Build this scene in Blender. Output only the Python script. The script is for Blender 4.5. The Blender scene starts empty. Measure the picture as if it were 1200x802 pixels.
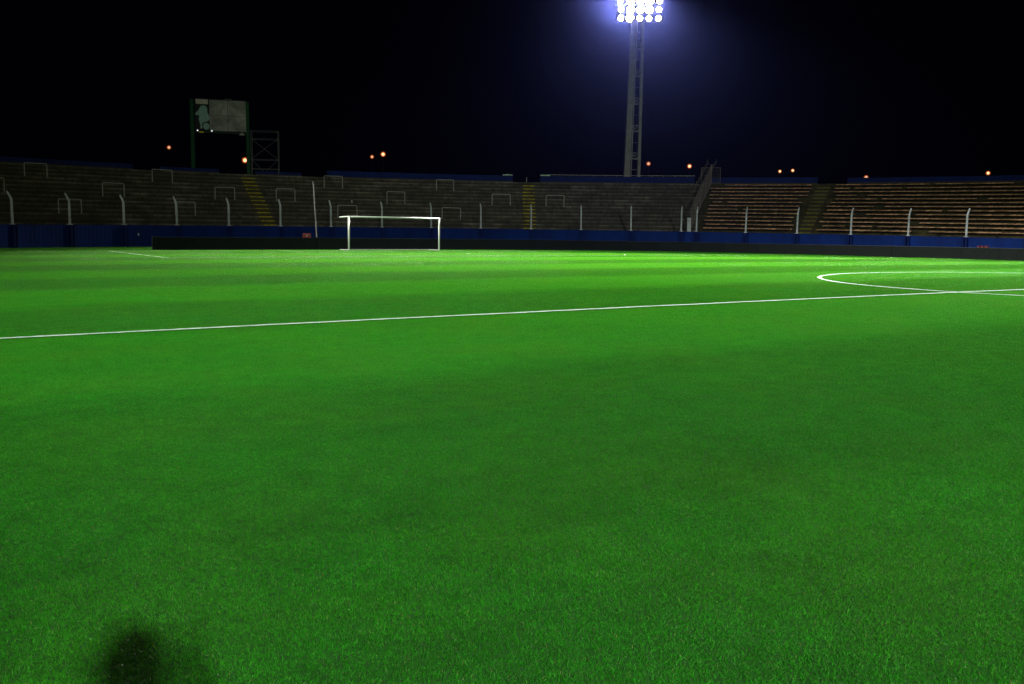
import bpy, bmesh, math, random
import numpy as np
from mathutils import Matrix, Vector

random.seed(7)
rng = np.random.default_rng(11)
S = bpy.context.scene
COL = S.collection
PI = math.pi
RAD = math.radians

# ------------------------------------------------------------------ layout
CROWN = 0.1563                      # the pitch falls this much from its middle to the touchlines
GOAL_Y = 51.32
EDGE_Z = -CROWN * (37.0 / 34.0) ** 2
ARC_X, ARC_Y, ARC_R = -2.0557, 22.0193, 47.9205      # the curved end: wall, terrace and parapets follow it
STEP0, STEP_T, STEP_Z0, STEP_R = 2.519, 0.7946, 1.948, 0.3911
DZ = (4.267064e-08, -1.075588e-04, 1.465387e-02, -4.977672e-01)


def ground_z(x):
    return -CROWN * (min(abs(x), 37.0) / 34.0) ** 2


def dz(th):
    t = min(max(th, -6.0), 134.0)
    return ((DZ[0] * t + DZ[1]) * t + DZ[2]) * t + DZ[3]


def arc(th, off, z=0.0):
    a = RAD(th)
    r = ARC_R + off
    return Vector((ARC_X + r * math.cos(a), ARC_Y + r * math.sin(a), z))


def row_z(k, th):
    return STEP_Z0 + k * STEP_R + dz(th)


# ------------------------------------------------------------------ helpers
class MB:
    def __init__(self):
        self.v, self.f, self.uv = [], [], []

    def add(self, vs, fs, M=None):
        b = len(self.v)
        for p in vs:
            p = Vector(p)
            self.v.append(tuple(M @ p if M is not None else p))
        for f in fs:
            self.f.append(tuple(i + b for i in f))

    def box(self, c, s, M=None):
        x, y, z = c
        a, b, d = s[0] / 2, s[1] / 2, s[2] / 2
        vs = [(x + i * a, y + j * b, z + k * d) for k in (-1, 1) for j in (-1, 1) for i in (-1, 1)]
        self.add(vs, [(0, 2, 3, 1), (4, 5, 7, 6), (0, 1, 5, 4), (2, 6, 7, 3), (1, 3, 7, 5), (0, 4, 6, 2)], M)

    def tube(self, pts, r, n=8, M=None, cap=True):
        pts = [Vector(p) for p in pts]
        rs = r if isinstance(r, (list, tuple)) else [r] * len(pts)
        vs, fs = [], []
        ref = None
        for i, p in enumerate(pts):
            if i == 0:
                d = pts[1] - p
            elif i == len(pts) - 1:
                d = p - pts[i - 1]
            else:
                d = (pts[i + 1] - p).normalized() + (p - pts[i - 1]).normalized()
            d.normalize()
            if ref is None:
                ref = Vector((0, 0, 1)) if abs(d.z) < 0.9 else Vector((1, 0, 0))
            u = ref - d * ref.dot(d)
            u.normalize()
            ref = u
            w = d.cross(u)
            for k in range(n):
                a = 2 * PI * (k + 0.5) / n
                vs.append(p + (u * math.cos(a) + w * math.sin(a)) * rs[i])
        for i in range(len(pts) - 1):
            for k in range(n):
                fs.append((i * n + k, i * n + (k + 1) % n, (i + 1) * n + (k + 1) % n, (i + 1) * n + k))
        if cap:
            fs.append(tuple(reversed(range(n))))
            fs.append(tuple(range((len(pts) - 1) * n, len(pts) * n)))
        self.add(vs, fs, M)

    def lathe(self, prof, n=16, M=None):
        """prof: (radius, z) pairs round local Z"""
        vs, fs = [], []
        for r, z in prof:
            for k in range(n):
                a = 2 * PI * k / n
                vs.append((r * math.cos(a), r * math.sin(a), z))
        for i in range(len(prof) - 1):
            for k in range(n):
                fs.append((i * n + k, i * n + (k + 1) % n, (i + 1) * n + (k + 1) % n, (i + 1) * n + k))
        fs.append(tuple(reversed(range(n))))
        fs.append(tuple(range((len(prof) - 1) * n, len(prof) * n)))
        self.add(vs, fs, M)

    def prism(self, outline, depth, M=None):
        """outline in local XZ, extruded along local Y (0..depth)"""
        n = len(outline)
        vs = [(x, 0, z) for x, z in outline] + [(x, depth, z) for x, z in outline]
        fs = [tuple(range(n)), tuple(reversed(range(n, 2 * n)))]
        fs += [(i, i + n, (i + 1) % n + n, (i + 1) % n) for i in range(n)]
        self.add(vs, fs, M)

    def build(self, name, m, parent=None, smooth=False, bevel=0.0):
        me = bpy.data.meshes.new(name)
        me.from_pydata(self.v, [], self.f)
        bm = bmesh.new()
        bm.from_mesh(me)
        bmesh.ops.recalc_face_normals(bm, faces=bm.faces[:])
        if bevel:
            bmesh.ops.bevel(bm, geom=bm.edges[:], offset=bevel, segments=2, affect='EDGES', profile=0.6)
        bm.to_mesh(me)
        bm.free()
        if smooth:
            for p in me.polygons:
                p.use_smooth = True
        o = bpy.data.objects.new(name, me)
        COL.objects.link(o)
        if m is not None:
            me.materials.append(m)
        if parent is not None:
            o.parent = parent
        return o


def tag(o, label=None, cat=None, group=None, kind=None):
    if label:
        o['label'] = label
    if cat:
        o['category'] = cat
    if group:
        o['group'] = group
    if kind:
        o['kind'] = kind
    return o


def empty(name, loc=(0, 0, 0), rz=0.0, label=None, cat=None, group=None):
    o = bpy.data.objects.new(name, None)
    COL.objects.link(o)
    o.location = loc
    o.rotation_euler = (0, 0, rz)
    return tag(o, label, cat, group)


def copy_tree(o, parent=None):
    c = o.copy()
    COL.objects.link(c)
    if parent is not None:
        c.parent = parent
    for ch in list(o.children):
        copy_tree(ch, c)
    return c


# ------------------------------------------------------------------ materials
def mat(name, color, rough=0.7, spec=0.3, metal=0.0, var=0.25, scale=3.0, bump=0.0, bscale=40.0, stretch=(1, 1, 1), dirt=None, dirt_amt=0.0, dirt_scale=0.7):
    m = bpy.data.materials.new(name)
    m.use_nodes = True
    N, L = m.node_tree.nodes, m.node_tree.links
    bs = N['Principled BSDF']
    bs.inputs['Roughness'].default_value = rough
    bs.inputs['Specular IOR Level'].default_value = spec
    bs.inputs['Metallic'].default_value = metal
    tc = N.new('ShaderNodeNewGeometry')
    mp = N.new('ShaderNodeMapping')
    mp.inputs['Scale'].default_value = stretch
    L.new(tc.outputs['Position'], mp.inputs['Vector'])
    no = N.new('ShaderNodeTexNoise')
    no.inputs['Scale'].default_value = scale
    no.inputs['Detail'].default_value = 5
    no.inputs['Roughness'].default_value = 0.65
    L.new(mp.outputs['Vector'], no.inputs['Vector'])
    rp = N.new('ShaderNodeMapRange')
    rp.inputs['From Min'].default_value = 0.3
    rp.inputs['From Max'].default_value = 0.7
    rp.inputs['To Min'].default_value = 1 - var
    rp.inputs['To Max'].default_value = 1 + var
    L.new(no.outputs['Fac'], rp.inputs['Value'])
    mx = N.new('ShaderNodeMix')
    mx.data_type = 'RGBA'
    mx.blend_type = 'MULTIPLY'
    mx.inputs['Factor'].default_value = 1
    mx.inputs['A'].default_value = (*color, 1)
    L.new(rp.outputs['Result'], mx.inputs['B'])
    out = mx.outputs['Result']
    if dirt:
        n2 = N.new('ShaderNodeTexNoise')
        n2.inputs['Scale'].default_value = dirt_scale
        n2.inputs['Detail'].default_value = 7
        n2.inputs['Roughness'].default_value = 0.7
        L.new(mp.outputs['Vector'], n2.inputs['Vector'])
        r2 = N.new('ShaderNodeMapRange')
        r2.inputs['From Min'].default_value = 0.48
        r2.inputs['From Max'].default_value = 0.68
        r2.inputs['To Max'].default_value = dirt_amt
        L.new(n2.outputs['Fac'], r2.inputs['Value'])
        m2 = N.new('ShaderNodeMix')
        m2.data_type = 'RGBA'
        L.new(r2.outputs['Result'], m2.inputs['Factor'])
        L.new(out, m2.inputs['A'])
        m2.inputs['B'].default_value = (*dirt, 1)
        out = m2.outputs['Result']
    L.new(out, bs.inputs['Base Color'])
    if bump:
        n3 = N.new('ShaderNodeTexNoise')
        n3.inputs['Scale'].default_value = bscale
        n3.inputs['Detail'].default_value = 4
        L.new(mp.outputs['Vector'], n3.inputs['Vector'])
        b = N.new('ShaderNodeBump')
        b.inputs['Strength'].default_value = bump
        b.inputs['Distance'].default_value = 0.02
        L.new(n3.outputs['Fac'], b.inputs['Height'])
        L.new(b.outputs['Normal'], bs.inputs['Normal'])
    return m


def emit(name, color, strength):
    m = bpy.data.materials.new(name)
    m.use_nodes = True
    N, L = m.node_tree.nodes, m.node_tree.links
    N.remove(N['Principled BSDF'])
    e = N.new('ShaderNodeEmission')
    e.inputs['Color'].default_value = (*color, 1)
    e.inputs['Strength'].default_value = strength
    L.new(e.outputs['Emission'], N['Material Output'].inputs['Surface'])
    return m


def math_node(N, L, op, a, b=None, c=None):
    n = N.new('ShaderNodeMath')
    n.operation = op
    for i, v in enumerate((a, b, c)):
        if v is None:
            continue
        if isinstance(v, (int, float)):
            n.inputs[i].default_value = v
        else:
            L.new(v, n.inputs[i])
    return n.outputs[0]


def grass_tone(N, L):
    """colour factors fixed to the turf: mown stripes across the pitch, broad patches, worn yellowish spots"""
    g = N.new('ShaderNodeNewGeometry')
    sx = N.new('ShaderNodeSeparateXYZ')
    L.new(g.outputs['Position'], sx.inputs[0])
    wob = N.new('ShaderNodeTexNoise')
    wob.inputs['Scale'].default_value = 0.35
    wob.inputs['Detail'].default_value = 3
    L.new(g.outputs['Position'], wob.inputs['Vector'])
    y = math_node(N, L, 'MULTIPLY_ADD', wob.outputs['Fac'], 1.3, sx.outputs['Y'])
    ph = math_node(N, L, 'MULTIPLY', math_node(N, L, 'ADD', y, -0.55), 2 * PI / 10.6)
    s = math_node(N, L, 'SINE', ph)
    sq = math_node(N, L, 'MULTIPLY', s, 2.6)
    n = N.new('ShaderNodeClamp')
    n.inputs['Min'].default_value = -1
    n.inputs['Max'].default_value = 1
    L.new(sq, n.inputs['Value'])                                  # -1 light band, +1 dark band
    stripe = n.outputs[0]
    big = N.new('ShaderNodeTexNoise')
    big.inputs['Scale'].default_value = 0.33
    big.inputs['Detail'].default_value = 6
    big.inputs['Roughness'].default_value = 0.62
    L.new(g.outputs['Position'], big.inputs['Vector'])
    fine = N.new('ShaderNodeTexNoise')
    fine.inputs['Scale'].default_value = 5.0
    fine.inputs['Detail'].default_value = 4
    L.new(g.outputs['Position'], fine.inputs['Vector'])
    v = math_node(N, L, 'MULTIPLY_ADD', stripe, -0.19, 1.0)
    v = math_node(N, L, 'MULTIPLY_ADD', math_node(N, L, 'ADD', big.outputs['Fac'], -0.5), 0.38, v)
    v = math_node(N, L, 'MULTIPLY_ADD', math_node(N, L, 'ADD', fine.outputs['Fac'], -0.5), 0.6, v)
    speck = N.new('ShaderNodeTexNoise')
    speck.inputs['Scale'].default_value = 38.0
    speck.inputs['Detail'].default_value = 3
    L.new(g.outputs['Position'], speck.inputs['Vector'])
    v = math_node(N, L, 'MULTIPLY_ADD', math_node(N, L, 'ADD', speck.outputs['Fac'], -0.5), 1.1, v)
    hue = N.new('ShaderNodeTexNoise')
    hue.inputs['Scale'].default_value = 0.9
    hue.inputs['Detail'].default_value = 5
    mp = N.new('ShaderNodeMapping')
    mp.inputs['Location'].default_value = (31, 7, 3)
    L.new(g.outputs['Position'], mp.inputs['Vector'])
    L.new(mp.outputs['Vector'], hue.inputs['Vector'])
    h = N.new('ShaderNodeMapRange')
    h.inputs['From Min'].default_value = 0.42
    h.inputs['From Max'].default_value = 0.72
    L.new(hue.outputs['Fac'], h.inputs['Value'])
    return v, h.outputs['Result'], g


def grass_material():
    m = bpy.data.materials.new('grass_blade')
    m.use_nodes = True
    N, L = m.node_tree.nodes, m.node_tree.links
    N.remove(N['Principled BSDF'])
    v, hue, g = grass_tone(N, L)
    ramp = N.new('ShaderNodeValToRGB')
    cr = ramp.color_ramp
    cr.elements[0].position = 0.0
    cr.elements[0].color = (0.0062, 0.087, 0.003, 1)
    cr.elements[1].position = 0.92
    cr.elements[1].color = (0.0165, 0.178, 0.006, 1)
    e = cr.elements.new(0.5)
    e.color = (0.0093, 0.127, 0.004, 1)
    e = cr.elements.new(0.982)
    e.color = (0.04, 0.18, 0.02, 1)
    e = cr.elements.new(0.992)
    e.color = (0.11, 0.14, 0.045, 1)
    L.new(g.outputs['Random Per Island'], ramp.inputs['Fac'])
    mh = N.new('ShaderNodeMix')
    mh.data_type = 'RGBA'
    L.new(math_node(N, L, 'MULTIPLY', hue, 0.28), mh.inputs['Factor'])
    L.new(ramp.outputs['Color'], mh.inputs['A'])
    mh.inputs['B'].default_value = (0.034, 0.132, 0.005, 1)
    mx = N.new('ShaderNodeMix')
    mx.data_type = 'RGBA'
    mx.blend_type = 'MULTIPLY'
    mx.inputs['Factor'].default_value = 1
    L.new(mh.outputs['Result'], mx.inputs['A'])
    L.new(v, mx.inputs['B'])
    d = N.new('ShaderNodeBsdfDiffuse')
    t = N.new('ShaderNodeBsdfTranslucent')
    gl = N.new('ShaderNodeBsdfGlossy')
    gl.inputs['Roughness'].default_value = 0.45
    gl.inputs['Color'].default_value = (0.8, 1.0, 0.75, 1)
    L.new(mx.outputs['Result'], d.inputs['Color'])
    ty = N.new('ShaderNodeMix')
    ty.data_type = 'RGBA'
    ty.blend_type = 'MULTIPLY'
    ty.inputs['Factor'].default_value = 1
    L.new(mx.outputs['Result'], ty.inputs['A'])
    ty.inputs['B'].default_value = (2.9, 1.2, 1.0, 1)
    L.new(ty.outputs['Result'], t.inputs['Color'])
    a = N.new('ShaderNodeMixShader')
    a.inputs['Fac'].default_value = 0.38
    L.new(d.outputs[0], a.inputs[1])
    L.new(t.outputs[0], a.inputs[2])
    b = N.new('ShaderNodeMixShader')
    fz = N.new('ShaderNodeFresnel')
    fz.inputs['IOR'].default_value = 1.3
    L.new(math_node(N, L, 'MULTIPLY', fz.outputs[0], 0.058), b.inputs['Fac'])
    L.new(a.outputs[0], b.inputs[1])
    L.new(gl.outputs[0], b.inputs[2])
    L.new(b.outputs[0], N['Material Output'].inputs['Surface'])
    return m


def pitch_material():
    m = bpy.data.materials.new('turf_soil')
    m.use_nodes = True
    N, L = m.node_tree.nodes, m.node_tree.links
    bs = N['Principled BSDF']
    bs.inputs['Roughness'].default_value = 0.95
    bs.inputs['Specular IOR Level'].default_value = 0.1
    v, hue, g = grass_tone(N, L)
    mx = N.new('ShaderNodeMix')
    mx.data_type = 'RGBA'
    mx.blend_type = 'MULTIPLY'
    mx.inputs['Factor'].default_value = 1
    mx.inputs['A'].default_value = (0.007, 0.045, 0.003, 1)
    L.new(v, mx.inputs['B'])
    L.new(mx.outputs['Result'], bs.inputs['Base Color'])
    return m


def concrete_steps(name, base, light, moss, lip=0.5):
    """risers with worn pale upper edges, rain streaks and blotches; UV = (metres along the row, row + height in the riser)"""
    m = bpy.data.materials.new(name)
    m.use_nodes = True
    N, L = m.node_tree.nodes, m.node_tree.links
    bs = N['Principled BSDF']
    bs.inputs['Roughness'].default_value = 0.9
    bs.inputs['Specular IOR Level'].default_value = 0.15
    uv = N.new('ShaderNodeUVMap')
    sp = N.new('ShaderNodeSeparateXYZ')
    L.new(uv.outputs['UV'], sp.inputs[0])
    fr = math_node(N, L, 'FRACT', sp.outputs['Y'])
    row = math_node(N, L, 'FLOOR', sp.outputs['Y'])

    def noise(su, sv, loc, detail=5, by_row=True):
        c = N.new('ShaderNodeCombineXYZ')
        L.new(math_node(N, L, 'MULTIPLY', sp.outputs['X'], su), c.inputs['X'])
        L.new(math_node(N, L, 'MULTIPLY', row if by_row else sp.outputs['Y'], sv), c.inputs['Y'])
        c.inputs['Z'].default_value = loc
        n = N.new('ShaderNodeTexNoise')
        n.inputs['Scale'].default_value = 1.0
        n.inputs['Detail'].default_value = detail
        n.inputs['Roughness'].default_value = 0.65
        L.new(c.outputs[0], n.inputs['Vector'])
        return n.outputs['Fac']
    wear = noise(0.45, 7.3, 1.0)
    blot = noise(0.22, 0.35, 5.0, 6, False)
    streak = noise(3.2, 0.5, 9.0, 4, False)
    wr = N.new('ShaderNodeMapRange')
    wr.inputs['From Min'].default_value = 0.42
    wr.inputs['From Max'].default_value = 0.72
    L.new(wear, wr.inputs['Value'])
    ed = N.new('ShaderNodeMapRange')
    ed.inputs['From Min'].default_value = 0.55
    ed.inputs['From Max'].default_value = 0.92
    L.new(fr, ed.inputs['Value'])
    pale = math_node(N, L, 'MULTIPLY', math_node(N, L, 'MULTIPLY_ADD', wr.outputs['Result'], 0.9, 0.25), math_node(N, L, 'MULTIPLY_ADD', ed.outputs['Result'], lip, 0.15))
    bl = N.new('ShaderNodeMapRange')
    bl.inputs['From Min'].default_value = 0.45
    bl.inputs['From Max'].default_value = 0.7
    L.new(blot, bl.inputs['Value'])
    pale = math_node(N, L, 'MULTIPLY', pale, math_node(N, L, 'MULTIPLY_ADD', bl.outputs['Result'], 1.0, 0.6))
    mx = N.new('ShaderNodeMix')
    mx.data_type = 'RGBA'
    L.new(pale, mx.inputs['Factor'])
    mx.inputs['A'].default_value = (*base, 1)
    mx.inputs['B'].default_value = (*light, 1)
    ms = N.new('ShaderNodeMapRange')
    ms.inputs['From Min'].default_value = 0.5
    ms.inputs['From Max'].default_value = 0.66
    L.new(streak, ms.inputs['Value'])
    m2 = N.new('ShaderNodeMix')
    m2.data_type = 'RGBA'
    L.new(math_node(N, L, 'MULTIPLY', ms.outputs['Result'], 0.6), m2.inputs['Factor'])
    L.new(mx.outputs['Result'], m2.inputs['A'])
    m2.inputs['B'].default_value = (*moss, 1)
    L.new(m2.outputs['Result'], bs.inputs['Base Color'])
    return m


M = dict(
    post=mat('weathered_post_paint', (0.46, 0.51, 0.55), 0.75, var=0.2, scale=5, dirt=(0.15, 0.14, 0.11), dirt_amt=0.6, dirt_scale=2.0),
    goal=mat('white_goal_paint', (0.52, 0.58, 0.51), 0.4, 0.5, var=0.05, scale=6),
    net=mat('dark_net_cord', (0.02, 0.02, 0.02), 0.8),
    blue=mat('blue_wall_paint', (0.001, 0.018, 0.135), 0.8, 0.15, var=0.22, scale=0.8, stretch=(1, 1, 0.35), dirt=(0.001, 0.008, 0.07), dirt_amt=0.6, dirt_scale=0.5),
    blue_dark=mat('dark_blue_pilaster_paint', (0.001, 0.010, 0.085), 0.8, 0.15, var=0.2),
    parapet=mat('faded_blue_parapet_paint', (0.003, 0.012, 0.10), 0.8, 0.2, var=0.3, scale=1.2),
    cap=mat('pale_green_capstone', (0.52, 0.66, 0.50), 0.85, var=0.2),
    board=mat('black_board_vinyl', (0.0045, 0.0075, 0.0065), 0.75, 0.12, var=0.2, scale=1.5),
    edge_highlight=mat('board_top_highlight', (0.02, 0.03, 0.035), 0.5, 0.3, var=0.6, scale=0.4),  # lighter colour painted in for the light caught along the board tops
    steel=mat('galvanised_steel', (0.40, 0.42, 0.42), 0.5, 0.5, 0.3, var=0.2, scale=8),
    pipe=mat('dull_painted_pipe', (0.34, 0.35, 0.33), 0.7, 0.3, var=0.3, scale=4),
    oldpipe=mat('tarnished_scaffold_pipe', (0.13, 0.13, 0.135), 0.7, 0.3, var=0.3, scale=4),
    bracket=mat('dark_seat_bracket', (0.03, 0.027, 0.02), 0.8, 0.1),
    wire=mat('dark_rusty_wire', (0.16, 0.14, 0.12), 0.8, 0.3, var=0.3),
    mast=mat('mast_concrete', (0.22, 0.23, 0.21), 0.85, 0.2, var=0.22, scale=1.6, dirt=(0.2, 0.19, 0.16), dirt_amt=0.6, dirt_scale=0.7),
    housing=mat('dark_lamp_housing', (0.05, 0.05, 0.055), 0.5, 0.4),
    green=mat('green_post_paint', (0.003, 0.055, 0.018), 0.7, 0.2, var=0.2),
    black=mat('black_panel_paint', (0.008, 0.009, 0.012), 0.6, 0.2),
    screen=mat('scuffed_grey_screen', (0.21, 0.21, 0.205), 0.6, 0.3, var=0.6, scale=0.8, dirt=(0.06, 0.06, 0.06), dirt_amt=0.6, dirt_scale=0.6),
    sign=mat('pale_sign_panel', (0.42, 0.40, 0.36), 0.7, var=0.15),
    figure=mat('pale_teal_cutout_paint', (0.20, 0.34, 0.33), 0.7, var=0.12),
    yellow=mat('worn_yellow_step_paint', (0.52, 0.46, 0.015), 0.85, 0.1, var=0.5, scale=2.2, dirt=(0.08, 0.08, 0.04), dirt_amt=0.8, dirt_scale=1.4),
    oldyellow=mat('dirty_yellow_step_paint', (0.13, 0.13, 0.010), 0.9, 0.1, var=0.6, scale=2.0, dirt=(0.03, 0.035, 0.012), dirt_amt=0.85, dirt_scale=1.2),
    seat=mat('faded_orange_seat_plastic', (0.50, 0.285, 0.16), 0.4, 0.5, var=0.4, scale=2.4, dirt=(0.17, 0.115, 0.055), dirt_amt=0.7, dirt_scale=0.35),
    line=mat('white_line_paint', (0.45, 0.53, 0.47), 0.9, 0.1, var=0.22, scale=14),
    worn_line=mat('worn_line_paint', (0.40, 0.47, 0.38), 0.95, 0.05, var=0.3, scale=6, dirt=(0.05, 0.14, 0.02), dirt_amt=0.95, dirt_scale=0.5),
    red=mat('red_paint', (0.20, 0.026, 0.016), 0.6, 0.3, var=0.25, scale=5),
    litter=mat('white_paper', (0.55, 0.58, 0.55), 0.9),
    ground=mat('dark_ground', (0.05, 0.05, 0.045), 0.95, 0.1, var=0.3, scale=0.2),
    lamp_pole=mat('street_lamp_paint', (0.012, 0.012, 0.012), 0.8, 0.05),
    lamp_halo=emit('orange_lamp_halo', (1.0, 0.17, 0.015), 0.42),  # glow put into a dish to paint the orange halo round the bulb
    skin=mat('skin', (0.45, 0.27, 0.19), 0.55, 0.4, var=0.06),
    jacket=mat('dark_jacket_cloth', (0.03, 0.035, 0.05), 0.9, 0.1),
    hair=mat('dark_hair', (0.02, 0.014, 0.01), 0.6),
    lens=emit('floodlight_glow', (1.0, 0.97, 0.92), 110.0),
    lens_warm=emit('floodlight_glow_warm', (1.0, 0.86, 0.62), 80.0),
    bulb=emit('sodium_bulb', (1.0, 0.70, 0.36), 1.7),
    bulb_pale=emit('pale_bulb', (1.0, 0.62, 0.42), 0.9),
    spot_bulb=emit('small_white_lamp', (0.86, 0.84, 1.0), 1.2),
    blade=grass_material(),
    soil=pitch_material(),
    steps=concrete_steps('old_terrace_concrete', (0.036, 0.033, 0.022), (0.36, 0.335, 0.27), (0.020, 0.019, 0.011)),
    seat_steps=concrete_steps('mossy_terrace_concrete', (0.030, 0.027, 0.014), (0.13, 0.115, 0.055), (0.095, 0.088, 0.026), 0.25),
)

_m = M['seat']
_N, _L = _m.node_tree.nodes, _m.node_tree.links
_b = _N['Principled BSDF'].inputs['Base Color']
_src = _b.links[0].from_socket
_g = _N.new('ShaderNodeNewGeometry')
_oi = _N.new('ShaderNodeObjectInfo')
_r = math_node(_N, _L, 'FRACT', math_node(_N, _L, 'ADD', _g.outputs['Random Per Island'], _oi.outputs['Random']))
_mx = _N.new('ShaderNodeMix')
_mx.data_type = 'RGBA'
_mx.blend_type = 'MULTIPLY'
_mx.inputs['Factor'].default_value = 1
_L.new(_src, _mx.inputs['A'])
_L.new(math_node(_N, _L, 'MULTIPLY_ADD', _r, 0.75, 0.62), _mx.inputs['B'])
_L.new(_mx.outputs['Result'], _b)

# ------------------------------------------------------------------ ground, pitch, markings
g = MB()
g.add([(-700, -700, -0.45), (900, -700, -0.45), (900, 900, -0.45), (-700, 900, -0.45)], [(0, 1, 2, 3)])
tag(g.build('ground', M['ground']), kind='structure')

g = MB()
xs = [-56.0] + [x * 1.0 for x in range(-37, 38)] + [56.0]
ys = [-70.0] + [y * 4.0 for y in range(-15, 19)] + [76.0]
vs = [(x, y, ground_z(x)) for y in ys for x in xs]
nx = len(xs)
g.add(vs, [(j * nx + i, j * nx + i + 1, (j + 1) * nx + i + 1, (j + 1) * nx + i) for j in range(len(ys) - 1) for i in range(nx - 1)])
tag(g.build('pitch', M['soil'], smooth=True), kind='structure')

LINE_H = 0.0145


def strip(name, pts, w=0.12, closed=False, paint='line', lift=0.0):
    """a painted line lying in the turf, its edges a little ragged"""
    mb = MB()
    P = [Vector((p[0], p[1])) for p in pts]
    n = len(P)
    vs = []
    drift = 0.0
    for i in range(n):
        a = P[(i - 1) % n] if (closed or i > 0) else P[i]
        b = P[(i + 1) % n] if (closed or i < n - 1) else P[i]
        t = (b - a).normalized()
        nn = Vector((-t.y, t.x))
        drift = drift * 0.97 + random.gauss(0, 0.004)
        l = w / 2 + random.uniform(-0.014, 0.014)
        r = w / 2 + random.uniform(-0.014, 0.014)
        for q in (P[i] + nn * (l + drift), P[i] - nn * (r - drift)):
            vs.append((q.x, q.y, ground_z(q.x) + LINE_H + lift))
    m = n if closed else n - 1
    mb.add(vs, [(2 * i, 2 * i + 1, 2 * ((i + 1) % n) + 1, 2 * ((i + 1) % n)) for i in range(m)])
    return tag(mb.build(name, M[paint]), kind='structure')


def seg(a, b, step=0.12):
    n = max(2, int(math.hypot(b[0] - a[0], b[1] - a[1]) / step))
    return [(a[0] + (b[0] - a[0]) * i / n, a[1] + (b[1] - a[1]) * i / n) for i in range(n + 1)]


strip('halfway_line', seg((-34, 0), (34, 0)))
strip('centre_circle', [(9.15 * math.cos(2 * PI * i / 480), 9.15 * math.sin(2 * PI * i / 480)) for i in range(480)], closed=True)
strip('goal_line', seg((-34, GOAL_Y), (34, GOAL_Y), 0.3), 0.08, paint='worn_line', lift=-0.003)
box = seg((-20.15, GOAL_Y), (-20.15, GOAL_Y - 16.5), 0.3) + seg((-20.15, GOAL_Y - 16.5), (20.15, GOAL_Y - 16.5), 0.3)[1:] + seg((20.15, GOAL_Y - 16.5), (20.15, GOAL_Y), 0.3)[1:]
strip('penalty_area_line', box, 0.08, paint='worn_line', lift=-0.003)
box = seg((-9.16, GOAL_Y), (-9.16, GOAL_Y - 5.5), 0.3) + seg((-9.16, GOAL_Y - 5.5), (9.16, GOAL_Y - 5.5), 0.3)[1:] + seg((9.16, GOAL_Y - 5.5), (9.16, GOAL_Y), 0.3)[1:]
strip('goal_area_line', box, 0.08, paint='worn_line', lift=-0.003)
g = MB()
g.add([(0.16 * math.cos(a * PI / 8), GOAL_Y - 11 + 0.16 * math.sin(a * PI / 8), LINE_H) for a in range(16)], [tuple(range(16))])
tag(g.build('penalty_spot', M['line']), kind='structure')


# ------------------------------------------------------------------ turf: real blades, patch by patch
def blade_patch(i, n):
    side = 1.0
    x = rng.uniform(-0.5, 0.5, n) * side
    y = rng.uniform(-0.5, 0.5, n) * side
    yaw = rng.uniform(0, 2 * PI, n)
    h = np.clip(rng.normal(0.0155, 0.003, n), 0.008, 0.026)
    w = np.clip(rng.normal(0.00085, 0.0002, n), 0.0005, 0.0014)
    az = rng.normal(PI / 2, 1.5, n)                       # blades lean mostly one way: the mower's direction
    lean = np.abs(rng.normal(0.75, 0.35, n))
    lx, ly = np.cos(az) * lean, np.sin(az) * lean
    wx, wy = np.cos(yaw) * w, np.sin(yaw) * w
    z0 = np.full(n, -0.004)
    co = np.empty((n, 5, 3))
    for j, (t, s) in enumerate(((0, 1), (0, -1), (0.55, 0.85), (0.55, -0.85), (1, 0))):
        bend = t * t
        co[:, j, 0] = x + lx * h * bend + wx * s
        co[:, j, 1] = y + ly * h * bend + wy * s
        co[:, j, 2] = z0 + h * t * (1 - 0.25 * lean * t)
    me = bpy.data.meshes.new('blade_patch')
    b = np.arange(n)[:, None] * 5
    loops = np.concatenate([b + np.array([[0, 1, 3, 2]]), b + np.array([[2, 3, 4]])], axis=1).astype(np.int32).ravel()
    me.vertices.add(n * 5)
    me.vertices.foreach_set('co', co.ravel())
    me.loops.add(len(loops))
    me.loops.foreach_set('vertex_index', loops)
    tot = np.tile(np.array([4, 3], np.int32), n)
    start = np.concatenate([[0], np.cumsum(tot)[:-1]]).astype(np.int32)
    me.polygons.add(2 * n)
    me.polygons.foreach_set('loop_start', start)
    me.update(calc_edges=True)
    me.materials.append(M['blade'])
    o = bpy.data.objects.new('blade_patch', me)
    return o


lib = bpy.data.collections.new('turf_patches')
for i in range(4):
    lib.objects.link(blade_patch(i, 42000))

pts, rot = [], []
for iy in range(-24, 69):
    for ix in range(-47, 46):
        x, y = ix + 0.5, iy + 0.5
        r = math.hypot(x - ARC_X, y - ARC_Y)
        if y > ARC_Y and r > ARC_R - 0.6:
            continue
        if y <= ARC_Y and (x < -44 or x > 44):
            continue
        pts.append((x, y, ground_z(x)))
        band = math.floor((y + 0.1) / 5.3)
        slope = math.atan(-2 * CROWN * x / 34.0 ** 2) if abs(x) < 37 else 0.0
        rot.append((0.0, slope if band % 2 else -slope, (PI if band % 2 else 0.0)))
me = bpy.data.meshes.new('grass')
me.from_pydata(pts, [], [])
at = me.attributes.new('rot', 'FLOAT_VECTOR', 'POINT')
at.data.foreach_set('vector', np.array(rot, np.float32).ravel())
grass = bpy.data.objects.new('grass', me)
COL.objects.link(grass)
tag(grass, 'short mown green turf covering the whole pitch', 'grass', kind='stuff')
ng = bpy.data.node_groups.new('turf', 'GeometryNodeTree')
ng.interface.new_socket('Geometry', in_out='INPUT', socket_type='NodeSocketGeometry')
ng.interface.new_socket('Geometry', in_out='OUTPUT', socket_type='NodeSocketGeometry')
gi, go = ng.nodes.new('NodeGroupInput'), ng.nodes.new('NodeGroupOutput')
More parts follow.
